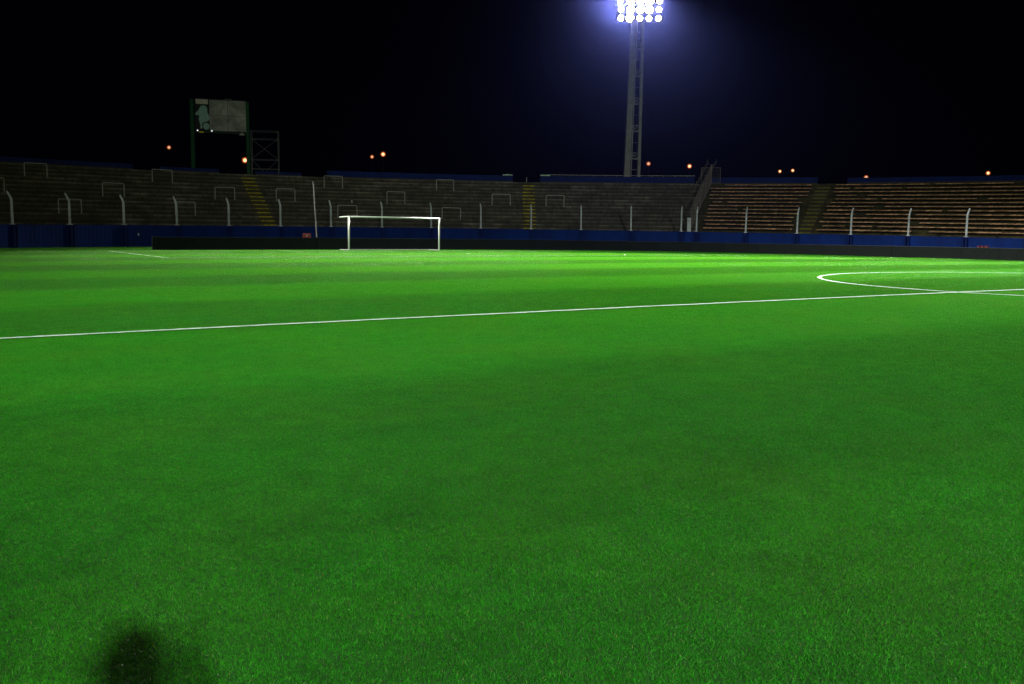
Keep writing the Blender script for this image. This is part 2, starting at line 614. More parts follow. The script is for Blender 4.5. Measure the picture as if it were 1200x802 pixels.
ci = ng.nodes.new('GeometryNodeCollectionInfo')
ci.inputs['Collection'].default_value = lib
ci.inputs['Separate Children'].default_value = True
ci.inputs['Reset Children'].default_value = True
ip = ng.nodes.new('GeometryNodeInstanceOnPoints')
ip.inputs['Pick Instance'].default_value = True
rv = ng.nodes.new('FunctionNodeRandomValue')
rv.data_type = 'INT'
rv.inputs['Min'].default_value = 0
rv.inputs['Max'].default_value = 3
na = ng.nodes.new('GeometryNodeInputNamedAttribute')
na.data_type = 'FLOAT_VECTOR'
na.inputs['Name'].default_value = 'rot'
er = ng.nodes.new('FunctionNodeEulerToRotation')
L_ = ng.links
L_.new(gi.outputs[0], ip.inputs['Points'])
L_.new(ci.outputs[0], ip.inputs['Instance'])
L_.new(next(s for s in rv.outputs if s.type == 'INT'), ip.inputs['Instance Index'])
L_.new(na.outputs['Attribute'], er.inputs[0])
L_.new(er.outputs[0], ip.inputs['Rotation'])
L_.new(ip.outputs[0], go.inputs[0])
md = grass.modifiers.new('turf', 'NODES')
md.node_group = ng


# ------------------------------------------------------------------ the curved end: wall, terrace, parapets
def sweep(name, prof, th0, th1, m, parent=None, step=0.5, vmap=None, follow=True, radius=ARC_R + 7):
    """a profile of (offset, height) carried along the arc; UVs in metres and rows"""
    n = max(1, int(abs(th1 - th0) / step))
    ths = [th0 + (th1 - th0) * i / n for i in range(n + 1)]
    k = len(prof)
    vs, fs = [], []
    for th in ths:
        d = dz(th) if follow else 0.0
        for off, z in prof:
            vs.append(arc(th, off, z + (d if z > 0.5 else 0.0)))
    for i in range(n):
        for j in range(k):
            a, b = i * k + j, i * k + (j + 1) % k
            fs.append((a, b, b + k, a + k))
    fs.append(tuple(range(k)))
    fs.append(tuple(reversed(range(n * k, n * k + k))))
    me = bpy.data.meshes.new(name)
    me.from_pydata([tuple(v) for v in vs], [], fs)
    if vmap:
        uv = me.uv_layers.new(name='UVMap')
        for p in me.polygons:
            for li, vi in zip(p.loop_indices, p.vertices):
                i, j = divmod(vi, k)
                v = vmap[j]
                # the closing edge back to the first profile point keeps its own row
                uv.data[li].uv = (RAD(ths[i]) * radius, v)
    bm = bmesh.new()
    bm.from_mesh(me)
    bmesh.ops.recalc_face_normals(bm, faces=bm.faces[:])
    bm.to_mesh(me)
    bm.free()
    me.materials.append(m)
    o = bpy.data.objects.new(name, me)
    COL.objects.link(o)
    if parent is not None:
        o.parent = parent
    return o


TOP_OFF = STEP0 + 13 * STEP_T
prof, vmap = [(STEP0, -0.6)], [-3.0]
for k in range(14):
    z = STEP_Z0 + k * STEP_R
    o = STEP0 + k * STEP_T
    prof += [(o, z - 0.075), (o - 0.03, z - 0.07), (o - 0.03, z)]
    vmap += [k + 0.80, k + 0.82, k + 0.98]
    if k < 13:
        prof.append((o + STEP_T, z))
        vmap.append(k + 1.02)
prof += [(14.6, STEP_Z0 + 13 * STEP_R), (14.6, -0.6)]
vmap += [14.0, 14.0]

DIV = 42.75
terrace = empty('standing_terrace', (0, 0, 0), 0, 'long curved grey concrete terrace of bare steps behind the goal', 'terrace')
sweep('concrete_steps', prof, DIV, 133.0, M['steps'], terrace, vmap=vmap)
seated = empty('seated_terrace', (0, 0, 0), 0, 'curved terrace carrying rows of orange seats beyond the mesh fence', 'terrace')
sweep('concrete_steps', prof, -10.0, DIV - 0.05, M['seat_steps'], seated, vmap=vmap)


def painted_steps(name, paint, edge):
    """terrace concrete whose step edges carry worn paint"""
    m = concrete_steps(name, (0.034, 0.031, 0.022), (0.20, 0.185, 0.15), (0.020, 0.019, 0.011))
    N, L = m.node_tree.nodes, m.node_tree.links
    bs = N['Principled BSDF']
    src = bs.inputs['Base Color'].links[0].from_socket
    uv = N.new('ShaderNodeUVMap')
    sp = N.new('ShaderNodeSeparateXYZ')
    L.new(uv.outputs['UV'], sp.inputs[0])
    fr = math_node(N, L, 'FRACT', sp.outputs['Y'])
    g = N.new('ShaderNodeNewGeometry')
    n = N.new('ShaderNodeTexNoise')
    n.inputs['Scale'].default_value = 1.6
    n.inputs['Detail'].default_value = 6
    L.new(g.outputs['Position'], n.inputs['Vector'])
    wr = N.new('ShaderNodeMapRange')
    wr.inputs['From Min'].default_value = 0.32
    wr.inputs['From Max'].default_value = 0.55
    L.new(n.outputs['Fac'], wr.inputs['Value'])
    on = math_node(N, L, 'GREATER_THAN', fr, edge)
    fac = math_node(N, L, 'MULTIPLY', math_node(N, L, 'MULTIPLY_ADD', wr.outputs['Result'], 0.7, 0.25), math_node(N, L, 'MULTIPLY_ADD', on, 0.95, 0.05))
    mx = N.new('ShaderNodeMix')
    mx.data_type = 'RGBA'
    L.new(fac, mx.inputs['Factor'])
    L.new(src, mx.inputs['A'])
    mx.inputs['B'].default_value = (*paint, 1)
    L.new(mx.outputs['Result'], bs.inputs['Base Color'])
    return m


def stairway(parent, t0, t1, b0, b1, m, lab):
    """a carpet of painted steps going up the terrace between angles (bottom b0..b1, top t0..t1)"""
    pr = []
    for k in range(13):
        z = STEP_Z0 + k * STEP_R
        o = STEP0 + k * STEP_T
        if k == 0:
            pr.append((o - 0.008, z - 0.38, k, 0.02))
        pr += [(o - 0.008, z - 0.082, k, 0.70), (o - 0.040, z - 0.077, k, 0.72), (o - 0.040, z + 0.006, k, 0.97)]
        if k < 12:
            pr += [(o + STEP_T - 0.008, z + 0.006, k, 0.985), (o + STEP_T - 0.008, z + 0.008, k + 1, 0.01)]
        else:
            pr += [(o + 0.4, z + 0.006, k, 0.985)]
    NS = 5
    vs, uvs, fs = [], [], []
    for s in range(NS + 1):
        for off, z, k, fr in pr:
            f = k / 12.0
            th = (b0 + (t0 - b0) * f) + ((b1 + (t1 - b1) * f) - (b0 + (t0 - b0) * f)) * s / NS
            vs.append(tuple(arc(th, off, z + dz(th))))
            uvs.append((RAD(th) * 55, k + fr))
    n = len(pr)
    for s in range(NS):
        for i in range(n - 1):
            fs.append((s * n + i, s * n + i + 1, (s + 1) * n + i + 1, (s + 1) * n + i))
    me = bpy.data.meshes.new('stairway')
    me.from_pydata(vs, [], fs)
    uv = me.uv_layers.new(name='UVMap')
    for p in me.polygons:
        for li, vi in zip(p.loop_indices, p.vertices):
            uv.data[li].uv = uvs[vi]
    me.materials.append(m)
    o = bpy.data.objects.new('stairway', me)
    COL.objects.link(o)
    o.parent = parent
    o['label'] = lab
    return o


M['yellow_edge'] = painted_steps('yellow_edged_steps', (0.50, 0.44, 0.012), 0.71)
M['yellow_old'] = painted_steps('dirty_yellow_steps', (0.15, 0.148, 0.010), 0.6)
stairway(terrace, 90.25, 88.9, 91.3, 89.9, M['yellow_edge'], 'steps with dull yellow edges, below the scaffold tower')
stairway(terrace, 61.45, 60.2, 62.15, 60.7, M['yellow_edge'], 'steps with bright yellow edges, right of the goal')
stairway(seated, 31.5, 30.2, 31.6, 30.3, M['yellow_old'], 'dirty yellow steps between the two seat blocks')

# blue wall along the foot of the terrace, ribbed like sheet metal
wall = empty('perimeter_wall', (0, 0, 0), 0, 'long curved dark blue wall between the pitch and the terraces', 'wall')
mb = MB()
vs, fs = [], []
TH0, TH1, NW = -11.0, 134.0, 1450
for i in range(NW + 1):
    th = TH0 + (TH1 - TH0) * i / NW
    rib = -0.004 if (i // 2) % 2 else 0.0
    d = dz(th)
    for off, z in ((rib, -0.6), (rib, 1.80 + d), (0.10, 1.80 + d), (0.10, -0.6)):
        vs.append(arc(th, off, z))
for i in range(NW):
    for j in range(4):
        a, b = i * 4 + j, i * 4 + (j + 1) % 4
        fs.append((a, b, b + 4, a + 4))
mb.add(vs, fs)
mb.build('sheet_panel', M['blue'], wall)
mb = MB()
POSTS = [117.54, 112.15, 106.85, 101.42, 95.98, 90.37, 84.72, 78.91, 73.21, 67.41, 61.54, 55.68, 49.87, 44.13, 42.43, 36.92, 31.31, 25.59, 19.73, 14.04]
for th in POSTS + [123.0, 128.5, 8.3, 2.6]:
    for e in (-0.28, 0.28):
        Mx = Matrix.Translation(arc(th + e * 0.55, -0.07, 0)) @ Matrix.Rotation(RAD(th), 4, 'Z')
        mb.box((0, 0, 0.60 + dz(th) / 2), (0.09, 0.15, 2.38 + dz(th)), Mx)
mb.build('pilaster', M['blue_dark'], wall)

POST_LABELS = [
    'leftmost pale bent-top post along the blue wall',
    'pale bent-top post crossing in front of the leftmost low crush barrier',
    'pale bent-top post just left of where the black boards begin',
    'pale bent-top post below the left leg of the scoreboard',
    'pale bent-top post just left of the dull yellow steps below the scaffold',
    'pale bent-top post just right of the dull yellow steps below the scaffold',
    'pale bent-top post between the thin leaning pole and the goal',
    'pale bent-top post seen through the left half of the goal',
    'pale bent-top post seen beside the right upright of the goal',
    'pale bent-top post first to the right of the goal',
    'pale post standing in front of the bright yellow steps',
    'pale post midway between the bright yellow steps and the floodlight mast',
    'pale post directly below the floodlight mast',
    'pale post next left of the foot of the barbed mesh fence',
    'pale post at the foot of the barbed mesh fence',
    'pale bent-top post in front of the seat block next to the mesh fence',
    'pale bent-top post at the left edge of the dirty yellow steps between seat blocks',
    'pale bent-top post first to the right of the dirty yellow steps between seat blocks',
    'pale bent-top post next to the last towards the right end of the blue wall',
    'rightmost pale bent-top post along the blue wall',
]
post0 = None
mb = MB()
w0, w1 = 0.09, 0.085
H = 4.25
mb.tube([(0, 0, -0.5), (0, 0, H - 0.62)], [w0 * 1.2, w0], 4)
pm = mb
pm.tube([(0, 0, H - 0.66), (0.10, 0, H - 0.48), (0.50, 0, H - 0.04)], [w0, w0 * 0.95, w1 * 0.72], 4)
pm.box((0, 0, 1.83), (0.30, 0.30, 0.05))
post_mesh = None
for th, lab in zip(POSTS, POST_LABELS):
    if post0 is None:
        o = post0 = pm.build('fence_post', M['post'])
    else:
        o = post0.copy()
        COL.objects.link(o)
    o.location = arc(th, 0.30, dz(th))
    o.rotation_euler = (random.gauss(0, 0.006), random.gauss(0, 0.008), RAD(th))
    tag(o, lab, 'post', 'bent-top posts along the blue wall')

# parapets at the back of the terrace
PAR = [
    (131.0, 112.86 - 13.22 + 0.0, 7.62, 'far left length of blue parapet wall at the top of the terrace', False, False),
    (97.2, 91.84, 7.50, 'short blue parapet wall behind the left leg of the scoreboard', False, False),
    (88.34, 83.92, 7.47, 'short blue parapet wall right of the scaffold tower', False, False),
    (81.38, 62.39, 7.80, 'long blue parapet wall above the goal, pale cap at its right end', False, True),
    (59.53, 43.67, 7.82, 'blue parapet wall below the floodlight mast, pale cap at its left end', True, False),
    (42.12, 31.69, 7.78, 'blue parapet wall above the seat block next to the mesh fence', False, False),
    (28.88, -8.0, 7.68, 'blue parapet wall above the right-hand seat block', False, False),
]
for a0, a1, top, lab, capl, capr in PAR:
    mid = (a0 + a1) / 2
    root = empty('parapet_wall', arc(mid, 13.9, STEP_Z0 + 13 * STEP_R), 0, lab, 'wall')
    root.location = (0, 0, 0)
    zb = STEP_Z0 + 13 * STEP_R + 0.002
    sweep('blue_wall', [(13.75, zb), (13.75, top), (13.95, top), (13.95, zb)], a1, a0, M['parapet'], root)
    sweep('kerb', [(13.55, zb), (13.55, zb + 0.14), (13.74, zb + 0.14), (13.74, zb)], a1, a0, M['steps'], root)
    if capl:
        sweep('cap', [(13.68, top + 0.003), (13.68, top + 0.12), (14.0, top + 0.12), (14.0, top + 0.003)], a0 - 1.05, a0 - 0.02, M['cap'], root)
        rail = MB()
        n = 40
        rail.tube([arc(a0 + (a1 - a0) * i / n, 14.2, top + 0.16 + dz(a0 + (a1 - a0) * i / n)) for i in range(2, n + 1)], 0.028, 6)
        for i in range(2, n + 1, 3):
            t = a0 + (a1 - a0) * i / n
            rail.tube([arc(t, 14.2, top - 0.5 + dz(t)), arc(t, 14.2, top + 0.16 + dz(t))], 0.02, 5)
        rail.build('handrail', M['pipe'], root)
    if capr:
        sweep('cap', [(13.68, top + 0.003), (13.68, top + 0.10), (14.0, top + 0.10), (14.0, top + 0.003)], a1 + 0.02, a1 + 1.0, M['cap'], root)
mb = MB()
t = 60.95
mb.tube([arc(t, 13.6, 7.0), arc(t, 13.6, 7.62)], 0.03, 6)
mb.box(tuple(arc(t, 13.6, 7.05)), (0.14, 0.14, 0.05))
tag(mb.build('metal_stake', M['pipe']), 'short metal stake in the parapet gap above the bright yellow steps', 'stake')

# ------------------------------------------------------------------ crush barriers
BARS = [(6, 114.46, 'mid-height crush barrier cut by the left edge of the view'),
        (10, 109.19, 'highest crush barrier at the left end of the terrace'),
        (2, 109.61, 'leftmost of the low crush barriers, a bent-top post crossing it'),
        (6, 103.97, 'crush barrier above where the black boards begin'),
        (10, 98.14, 'high crush barrier just left of the scoreboard leg'),
        (2, 98.60, 'low crush barrier below the left leg of the scoreboard'),
        (6, 93.34, 'crush barrier left of the dull yellow steps below the scaffold'),
        (6, 87.21, 'crush barrier right of the dull yellow steps below the scaffold'),
        (10, 81.46, 'high crush barrier above the left upright of the goal'),
        (2, 81.63, 'low crush barrier behind the top left corner of the goal'),
        (6, 75.61, 'crush barrier above the middle of the goal crossbar'),
        (10, 69.81, 'highest crush barrier above the right upright of the goal'),
        (2, 70.14, 'low crush barrier beside the right upright of the goal'),
        (6, 64.18, 'crush barrier just left of the bright yellow steps'),
        (6, 58.29, 'crush barrier just right of the bright yellow steps')]
bar0 = None
for k, th, lab in BARS:
    if bar0 is None:
        mb = MB()
        W, Hh, c = 0.93, 1.16, 0.10
        pts_ = [(0, -W, 0), (0, -W, Hh - c)]
        pts_ += [(0, -W + c - c * math.cos(a), Hh - c + c * math.sin(a)) for a in (PI / 6, PI / 3, PI / 2)]
        pts_ += [(0, W - c + c * math.sin(a), Hh - c + c * math.cos(a)) for a in (0, PI / 6, PI / 3, PI / 2)]
        pts_ += [(0, W, 0)]
        mb.tube(pts_, 0.036, 8)
        for s in (-1, 1):
            mb.box((0, s * W, 0.012), (0.18, 0.18, 0.02))
        o = bar0 = mb.build('crush_barrier', M['pipe'], smooth=False)
    else:
        o = bar0.copy()
        COL.objects.link(o)
    o.location = arc(th, STEP0 + k * STEP_T + 0.14, row_z(k, th))
    o.rotation_euler = (random.gauss(0, 0.01), 0, RAD(th))
    o.scale = (1, random.uniform(0.97, 1.03), random.uniform(0.97, 1.03))
    tag(o, lab, 'crush barrier', 'crush barriers on the bare terrace')

# ------------------------------------------------------------------ mesh fence dividing the terrace
fence = empty('divider_fence', (0, 0, 0), 0, 'barbed mesh fence climbing the terrace beside the orange seats', 'fence')


def fp(k, h, along=0.0):
    th = 43.3 - 1.35 * k / 13.0
    p = arc(th, STEP0 + k * STEP_T + 0.1, row_z(k, th) + h)
    return p


FH = 2.05
mb = MB()
for i in range(0, 53):
    k = i / 4.0
    if k > 13:
        break
    mb.tube([fp(k, 0.05), fp(k, FH)], 0.008, 4, cap=False)
for j in range(1, 12):
    mb.tube([fp(0, FH * j / 12), fp(13, FH * j / 12)], 0.008, 4, cap=False)
mb.build('wire_mesh', M['wire'], fence)
for h in (0.05, FH):
    mb = MB()
    mb.tube([fp(0, h), fp(6.5, h), fp(13, h)], 0.026, 6)
    mb.build('rail', M['oldpipe'], fence)
for k in (0, 3.2, 6.4, 9.6, 13.0):
    p = fp(k, 0)
    tdir = (arc(43, 10) - arc(42, 10)).normalized()
    mb = MB()
    mb.tube([fp(k, -0.3), fp(k, FH + 0.05)], 0.036, 6)
    ob = mb.build('post', M['oldpipe'], fence)
    for s in (-1, 1):
        mb = MB()
        mb.tube([fp(k, FH) + tdir * (s * 0.5 * math.sin(a)) + Vector((0, 0, 0.42 * (1 - math.cos(a)))) for a in (0, 0.5, 1.0, 1.5, 2.0)], 0.017, 5)
        mb.build('curled_arm', M['oldpipe'], ob)
for s in (-1, 1):
    mb = MB()
    pts_ = []
    for i in range(0, 105):
        k = i / 8.0
        a = i * 1.9
        pts_.append(fp(k, FH + 0.28) + tdir * (s * 0.40 + 0.14 * math.cos(a)) + Vector((0, 0, 0.14 * math.sin(a))))
    mb.tube(pts_, 0.009, 4, cap=False)
    mb.build('barbed_wire', M['wire'], fence)
# mesh screen on the walkway at the head of the fence
mb = MB()
for i in range(15):
    t = 43.0 - 1.9 * i / 14
    mb.tube([arc(t, 13.5, 7.05), arc(t, 13.5, 8.75)], 0.007 if 0 < i < 14 else 0.03, 4, cap=False)
for j in range(10):
    z = 7.1 + 1.65 * j / 9
    mb.tube([arc(43.0 - 1.9 * i / 6, 13.5, z) for i in range(7)], 0.007 if 0 < j < 9 else 0.025, 4, cap=False)
mb.build('screen_panel', M['wire'], fence)
mb = MB()
mb.box((0, 0, 1.45), (0.30, 0.34, 3.3))
mb.box((0, 0, 3.13), (0.36, 0.40, 0.06))
o = mb.build('gate_pillar', M['post'], bevel=0.012)
o.location = arc(43.35, 1.5, dz(43))
o.rotation_euler = (0, 0, RAD(43.35))
tag(o, 'thick squat grey pillar behind the wall, left of the barbed mesh fence', 'pillar')

# thin pole leaning in front of the terrace
mb = MB()
mb.tube([(-4.27, 56.14, -0.1), (-4.41, 56.19, 2.6), (-4.53, 56.24, 5.1)], [0.042, 0.04, 0.034], 8)
mb.box((-4.53, 56.24, 5.09), (0.10, 0.10, 0.05))
tag(mb.build('thin_pole', M['oldpipe']), 'tall thin grey pole leaning left behind the black boards', 'pole')

# ------------------------------------------------------------------ seats
def seat_mesh():
    mb = MB()
    # shell: a shallow pan curving up into a low back; local x = outward (back), y = along the row
    prof_ = [(-0.20, 0.215), (-0.205, 0.24), (-0.18, 0.257), (-0.05, 0.245), (0.09, 0.243), (0.155, 0.255), (0.185, 0.285), (0.20, 0.318)]
    ny = 7
    vs, fs = [], []
    for layer in (0, 1):
        for j in range(ny):
            y = -0.228 + 0.456 * j / (ny - 1)
            e = abs(y) / 0.228
            for i, (x, z) in enumerate(prof_):
                side = 0.012 * e ** 3
                zz = z + (side if 2 <= i <= 4 else 0) - (0.012 * e ** 4 if i >= 6 else 0)
                xx = x - (0.006 * e ** 2 if i >= 6 else 0) + (0.02 * e ** 3 if i < 2 else 0)
                if layer:
                    xx += 0.018 if (i >= 5 or i < 2) else 0.0
                    zz -= 0.018 if 2 <= i < 6 else 0.0
                vs.append((xx, y, zz))
    k = len(prof_)
    for layer in (0, 1):
        b = layer * ny * k
        for j in range(ny - 1):
            for i in range(k - 1):
                f = (b + j * k + i, b + j * k + i + 1, b + (j + 1) * k + i + 1, b + (j + 1) * k + i)
                fs.append(f if layer == 0 else tuple(reversed(f)))
    b = ny * k
    for j in range(ny - 1):
        fs.append((j * k, (j + 1) * k, b + (j + 1) * k, b + j * k))
        fs.append((j * k + k - 1, b + j * k + k - 1, b + (j + 1) * k + k - 1, (j + 1) * k + k - 1))
    for i in range(k - 1):
        fs.append((i, b + i, b + i + 1, i + 1))
        q = (ny - 1) * k
        fs.append((q + i, q + i + 1, b + q + i + 1, b + q + i))
    mb.add(vs, fs)
    mb.box((0.06, 0, 0.115), (0.06, 0.035, 0.23))
    return mb


CAM = Vector((-31.1396, -13.8792, 1.3008))
ORD = ['lowest', 'second lowest', 'third lowest', 'fourth lowest', 'fifth lowest', 'sixth lowest', 'middle', 'sixth highest', 'fifth highest', 'fourth highest', 'third highest', 'second highest', 'top']
seats = []
for k in range(13):
    r = ARC_R + STEP0 + k * STEP_T + 0.36
    dth = math.degrees(0.5 / r)
    # block next to the mesh fence
    f = k / 12.0
    left = 41.95 - (1.25 if k == 12 else 0.0) - (0.45 if k == 7 else 0.0) + random.uniform(-0.25, 0.1)
    right = 32.25 - 0.5 * f
    n = int((left - right) / dth)
    for i in range(n):
        if random.random() < 0.015:
            continue
        seats.append((left - (i + 0.5) * dth, k, 'A'))
    left = 29.75 + 0.1 * (1 - f) - random.choice((0.0, 0.25, 0.5))
    n = int((left - (-7.0)) / dth)
    gaps = [(random.uniform(4, 28), random.uniform(0.5, 1.6)) for _ in range(1)]
    for i in range(n):
        th = left - (i + 0.5) * dth
        if random.random() < 0.015 or any(abs(th - gc) < gw / 2 for gc, gw in gaps):
            continue
        seats.append((th, k, 'B'))


def seat_size(s):
    th, k, b = s
    p = arc(th, STEP0 + k * STEP_T + 0.36, row_z(k, th))
    d = p - CAM
    out = Vector((math.cos(RAD(th)), math.sin(RAD(th)), 0))
    if th < 8.6 + 0.12 * k:                        # beyond the right edge of the view
        return 0.0
    return out.dot(d.normalized()) / d.length_squared


seats.sort(key=seat_size, reverse=True)
sm = seat_mesh()
NF = len(sm.f)


def bracket_faces(o):
    o.data.materials.append(M['bracket'])
    for i, p in enumerate(o.data.polygons):
        if i % NF >= NF - 6:
            p.material_index = 1


seat0 = None
rest = MB()
for n, (th, k, b) in enumerate(seats):
    loc = arc(th, STEP0 + k * STEP_T + 0.36, row_z(k, th) + 0.002)
    rz = RAD(th) + random.gauss(0, 0.03)
    sc = random.uniform(0.97, 1.02)
    if n < 300:
        if seat0 is None:
            o = seat0 = sm.build('stadium_seat', M['seat'], smooth=False)
            bracket_faces(o)
        else:
            o = seat0.copy()
            COL.objects.link(o)
        o.location = loc
        o.rotation_euler = (0, random.gauss(0, 0.03), rz)
        o.scale = (1, sc, sc)
        where = 'block beside the mesh fence' if b == 'A' else 'block right of the dirty yellow steps'
        tag(o, f'orange seat in the {ORD[k]} row, {where}', 'seat', 'single orange seats on the seated terrace')
    else:
        Mx = Matrix.Translation(loc) @ Matrix.Rotation(rz, 4, 'Z') @ Matrix.Rotation(random.gauss(0, 0.03), 4, 'Y') @ Matrix.Scale(sc, 4)
        rest.add(sm.v, sm.f, Mx)
rest_o = rest.build('stadium_seats', M['seat'])
bracket_faces(rest_o)
tag(rest_o, 'remaining rows of orange seats spread over the upper seated terrace', 'seats', kind='stuff')

# ------------------------------------------------------------------ black boards round the pitch
ctrl = [(-16.85, 54.25), (20.5, 55.5)]
ctrl += [(20.5 + 15.9 * math.sin(a) * 1.0, 33.5 + 22.0 * math.cos(a)) for a in [PI / 2 * i / 14 for i in range(1, 15)]]
ctrl += [(36.4, -24)]
path = []
for (x0, y0), (x1, y1) in zip(ctrl[:-1], ctrl[1:]):
    n = max(1, int(math.hypot(x1 - x0, y1 - y0) / 0.1))
    path += [(x0 + (x1 - x0) * i / n, y0 + (y1 - y0) * i / n) for i in range(n)]
path.append(ctrl[-1])
cum = [0.0]
for a, b in zip(path[:-1], path[1:]):
    cum.append(cum[-1] + math.hypot(b[0] - a[0], b[1] - a[1]))


def along(s):
    i = int(np.searchsorted(cum, s, 'right')) - 1
    i = min(max(i, 0), len(path) - 2)
    f = (s - cum[i]) / max(1e-6, cum[i + 1] - cum[i])
    return Vector((path[i][0] + (path[i + 1][0] - path[i][0]) * f, path[i][1] + (path[i + 1][1] - path[i][1]) * f, 0))


BL = 3.0
board0 = None
nb = int(cum[-1] / BL)
for i in range(nb):
    a, b = along(i * BL), along(min((i + 1) * BL, cum[-1] - 0.01))
    c = (a + b) / 2
    ln = (b - a).length
    if c.y < 8 and c.x > 30:                        # past the right edge of the view
        break
    if board0 is None:
        board0 = empty('pitch_board')
        mb = MB()
        mb.box((0, 0, 0.44), (BL - 0.008, 0.06, 0.86))
        mb.build('panel', M['board'], board0, bevel=0.006)
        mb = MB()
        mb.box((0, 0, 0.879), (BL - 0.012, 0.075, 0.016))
        mb.build('top_highlight', M['edge_highlight'], board0)  # thin strip added as the painted highlight on the top edge
        for s in (-1.1, 1.1):
            mb = MB()
            mb.tube([(s, 0.033, 0.80), (s, 0.50, 0.03)], 0.018, 6)
            mb.tube([(s, 0.033, 0.03), (s, 0.55, 0.03)], 0.018, 6)
            mb.build('brace', M['pipe'], board0)
        o = board0
    else:
        o = copy_tree(board0)
    ang = math.atan2(b.y - a.y, b.x - a.x)
    o.location = (c.x, c.y, ground_z(c.x) - 0.005)
    o.rotation_euler = (0, random.gauss(0, 0.002), ang + random.gauss(0, 0.003))
    o.scale = (ln / BL, 1, 1)
    if i == 0:
        lab = 'leftmost black board, its end edge standing against the blue wall'
    elif c.x < -4.5:
        lab = 'blank black board in the row left of the goal'
    elif c.x < 5.5:
        lab = 'blank black board in the row seen through the goal mouth'
    elif c.x < 20.5:
        lab = 'blank black board in the straight row right of the goal'
    elif c.y > 40:
        lab = 'blank black board on the bend of the row under the seat block'
    else:
        lab = 'blank black board in the side row beyond the centre circle'
    tag(o, lab, 'board', 'black boards around the pitch')

# ------------------------------------------------------------------ goal
goal = empty('football_goal', (0, GOAL_Y, 0), 0, 'white football goal frame in front of the black boards', 'goal')
R_ = 0.06
for s in (-1, 1):
    mb = MB()
    mb.tube([(s * 3.72, 0, -0.05), (s * 3.72, 0, 2.50)], R_, 14)
    mb.build('upright', M['goal'], goal, smooth=True)
    mb = MB()
    mb.tube([(s * 3.72, R_ + 0.002, 2.46), (s * 3.72, 1.66, 2.43), (s * 3.72, 1.70, 2.40)], 0.042, 8)
    mb.build('top_arm', M['goal'], goal)
    mb = MB()
    mb.tube([(s * 3.72, R_ + 0.002, 0.03), (s * 3.72, 1.7, 0.03)], 0.03, 8)
    mb.build('ground_bar', M['pipe'], goal)
mb = MB()
mb.tube([(-3.66, 0, 2.44), (3.66, 0, 2.44)], R_, 14)
mb.build('crossbar', M['goal'], goal, smooth=True)
mb = MB()
mb.tube([(-3.68, 1.7, 0.03), (3.68, 1.7, 0.03)], 0.03, 8)
mb.build('back_ground_bar', M['pipe'], goal)

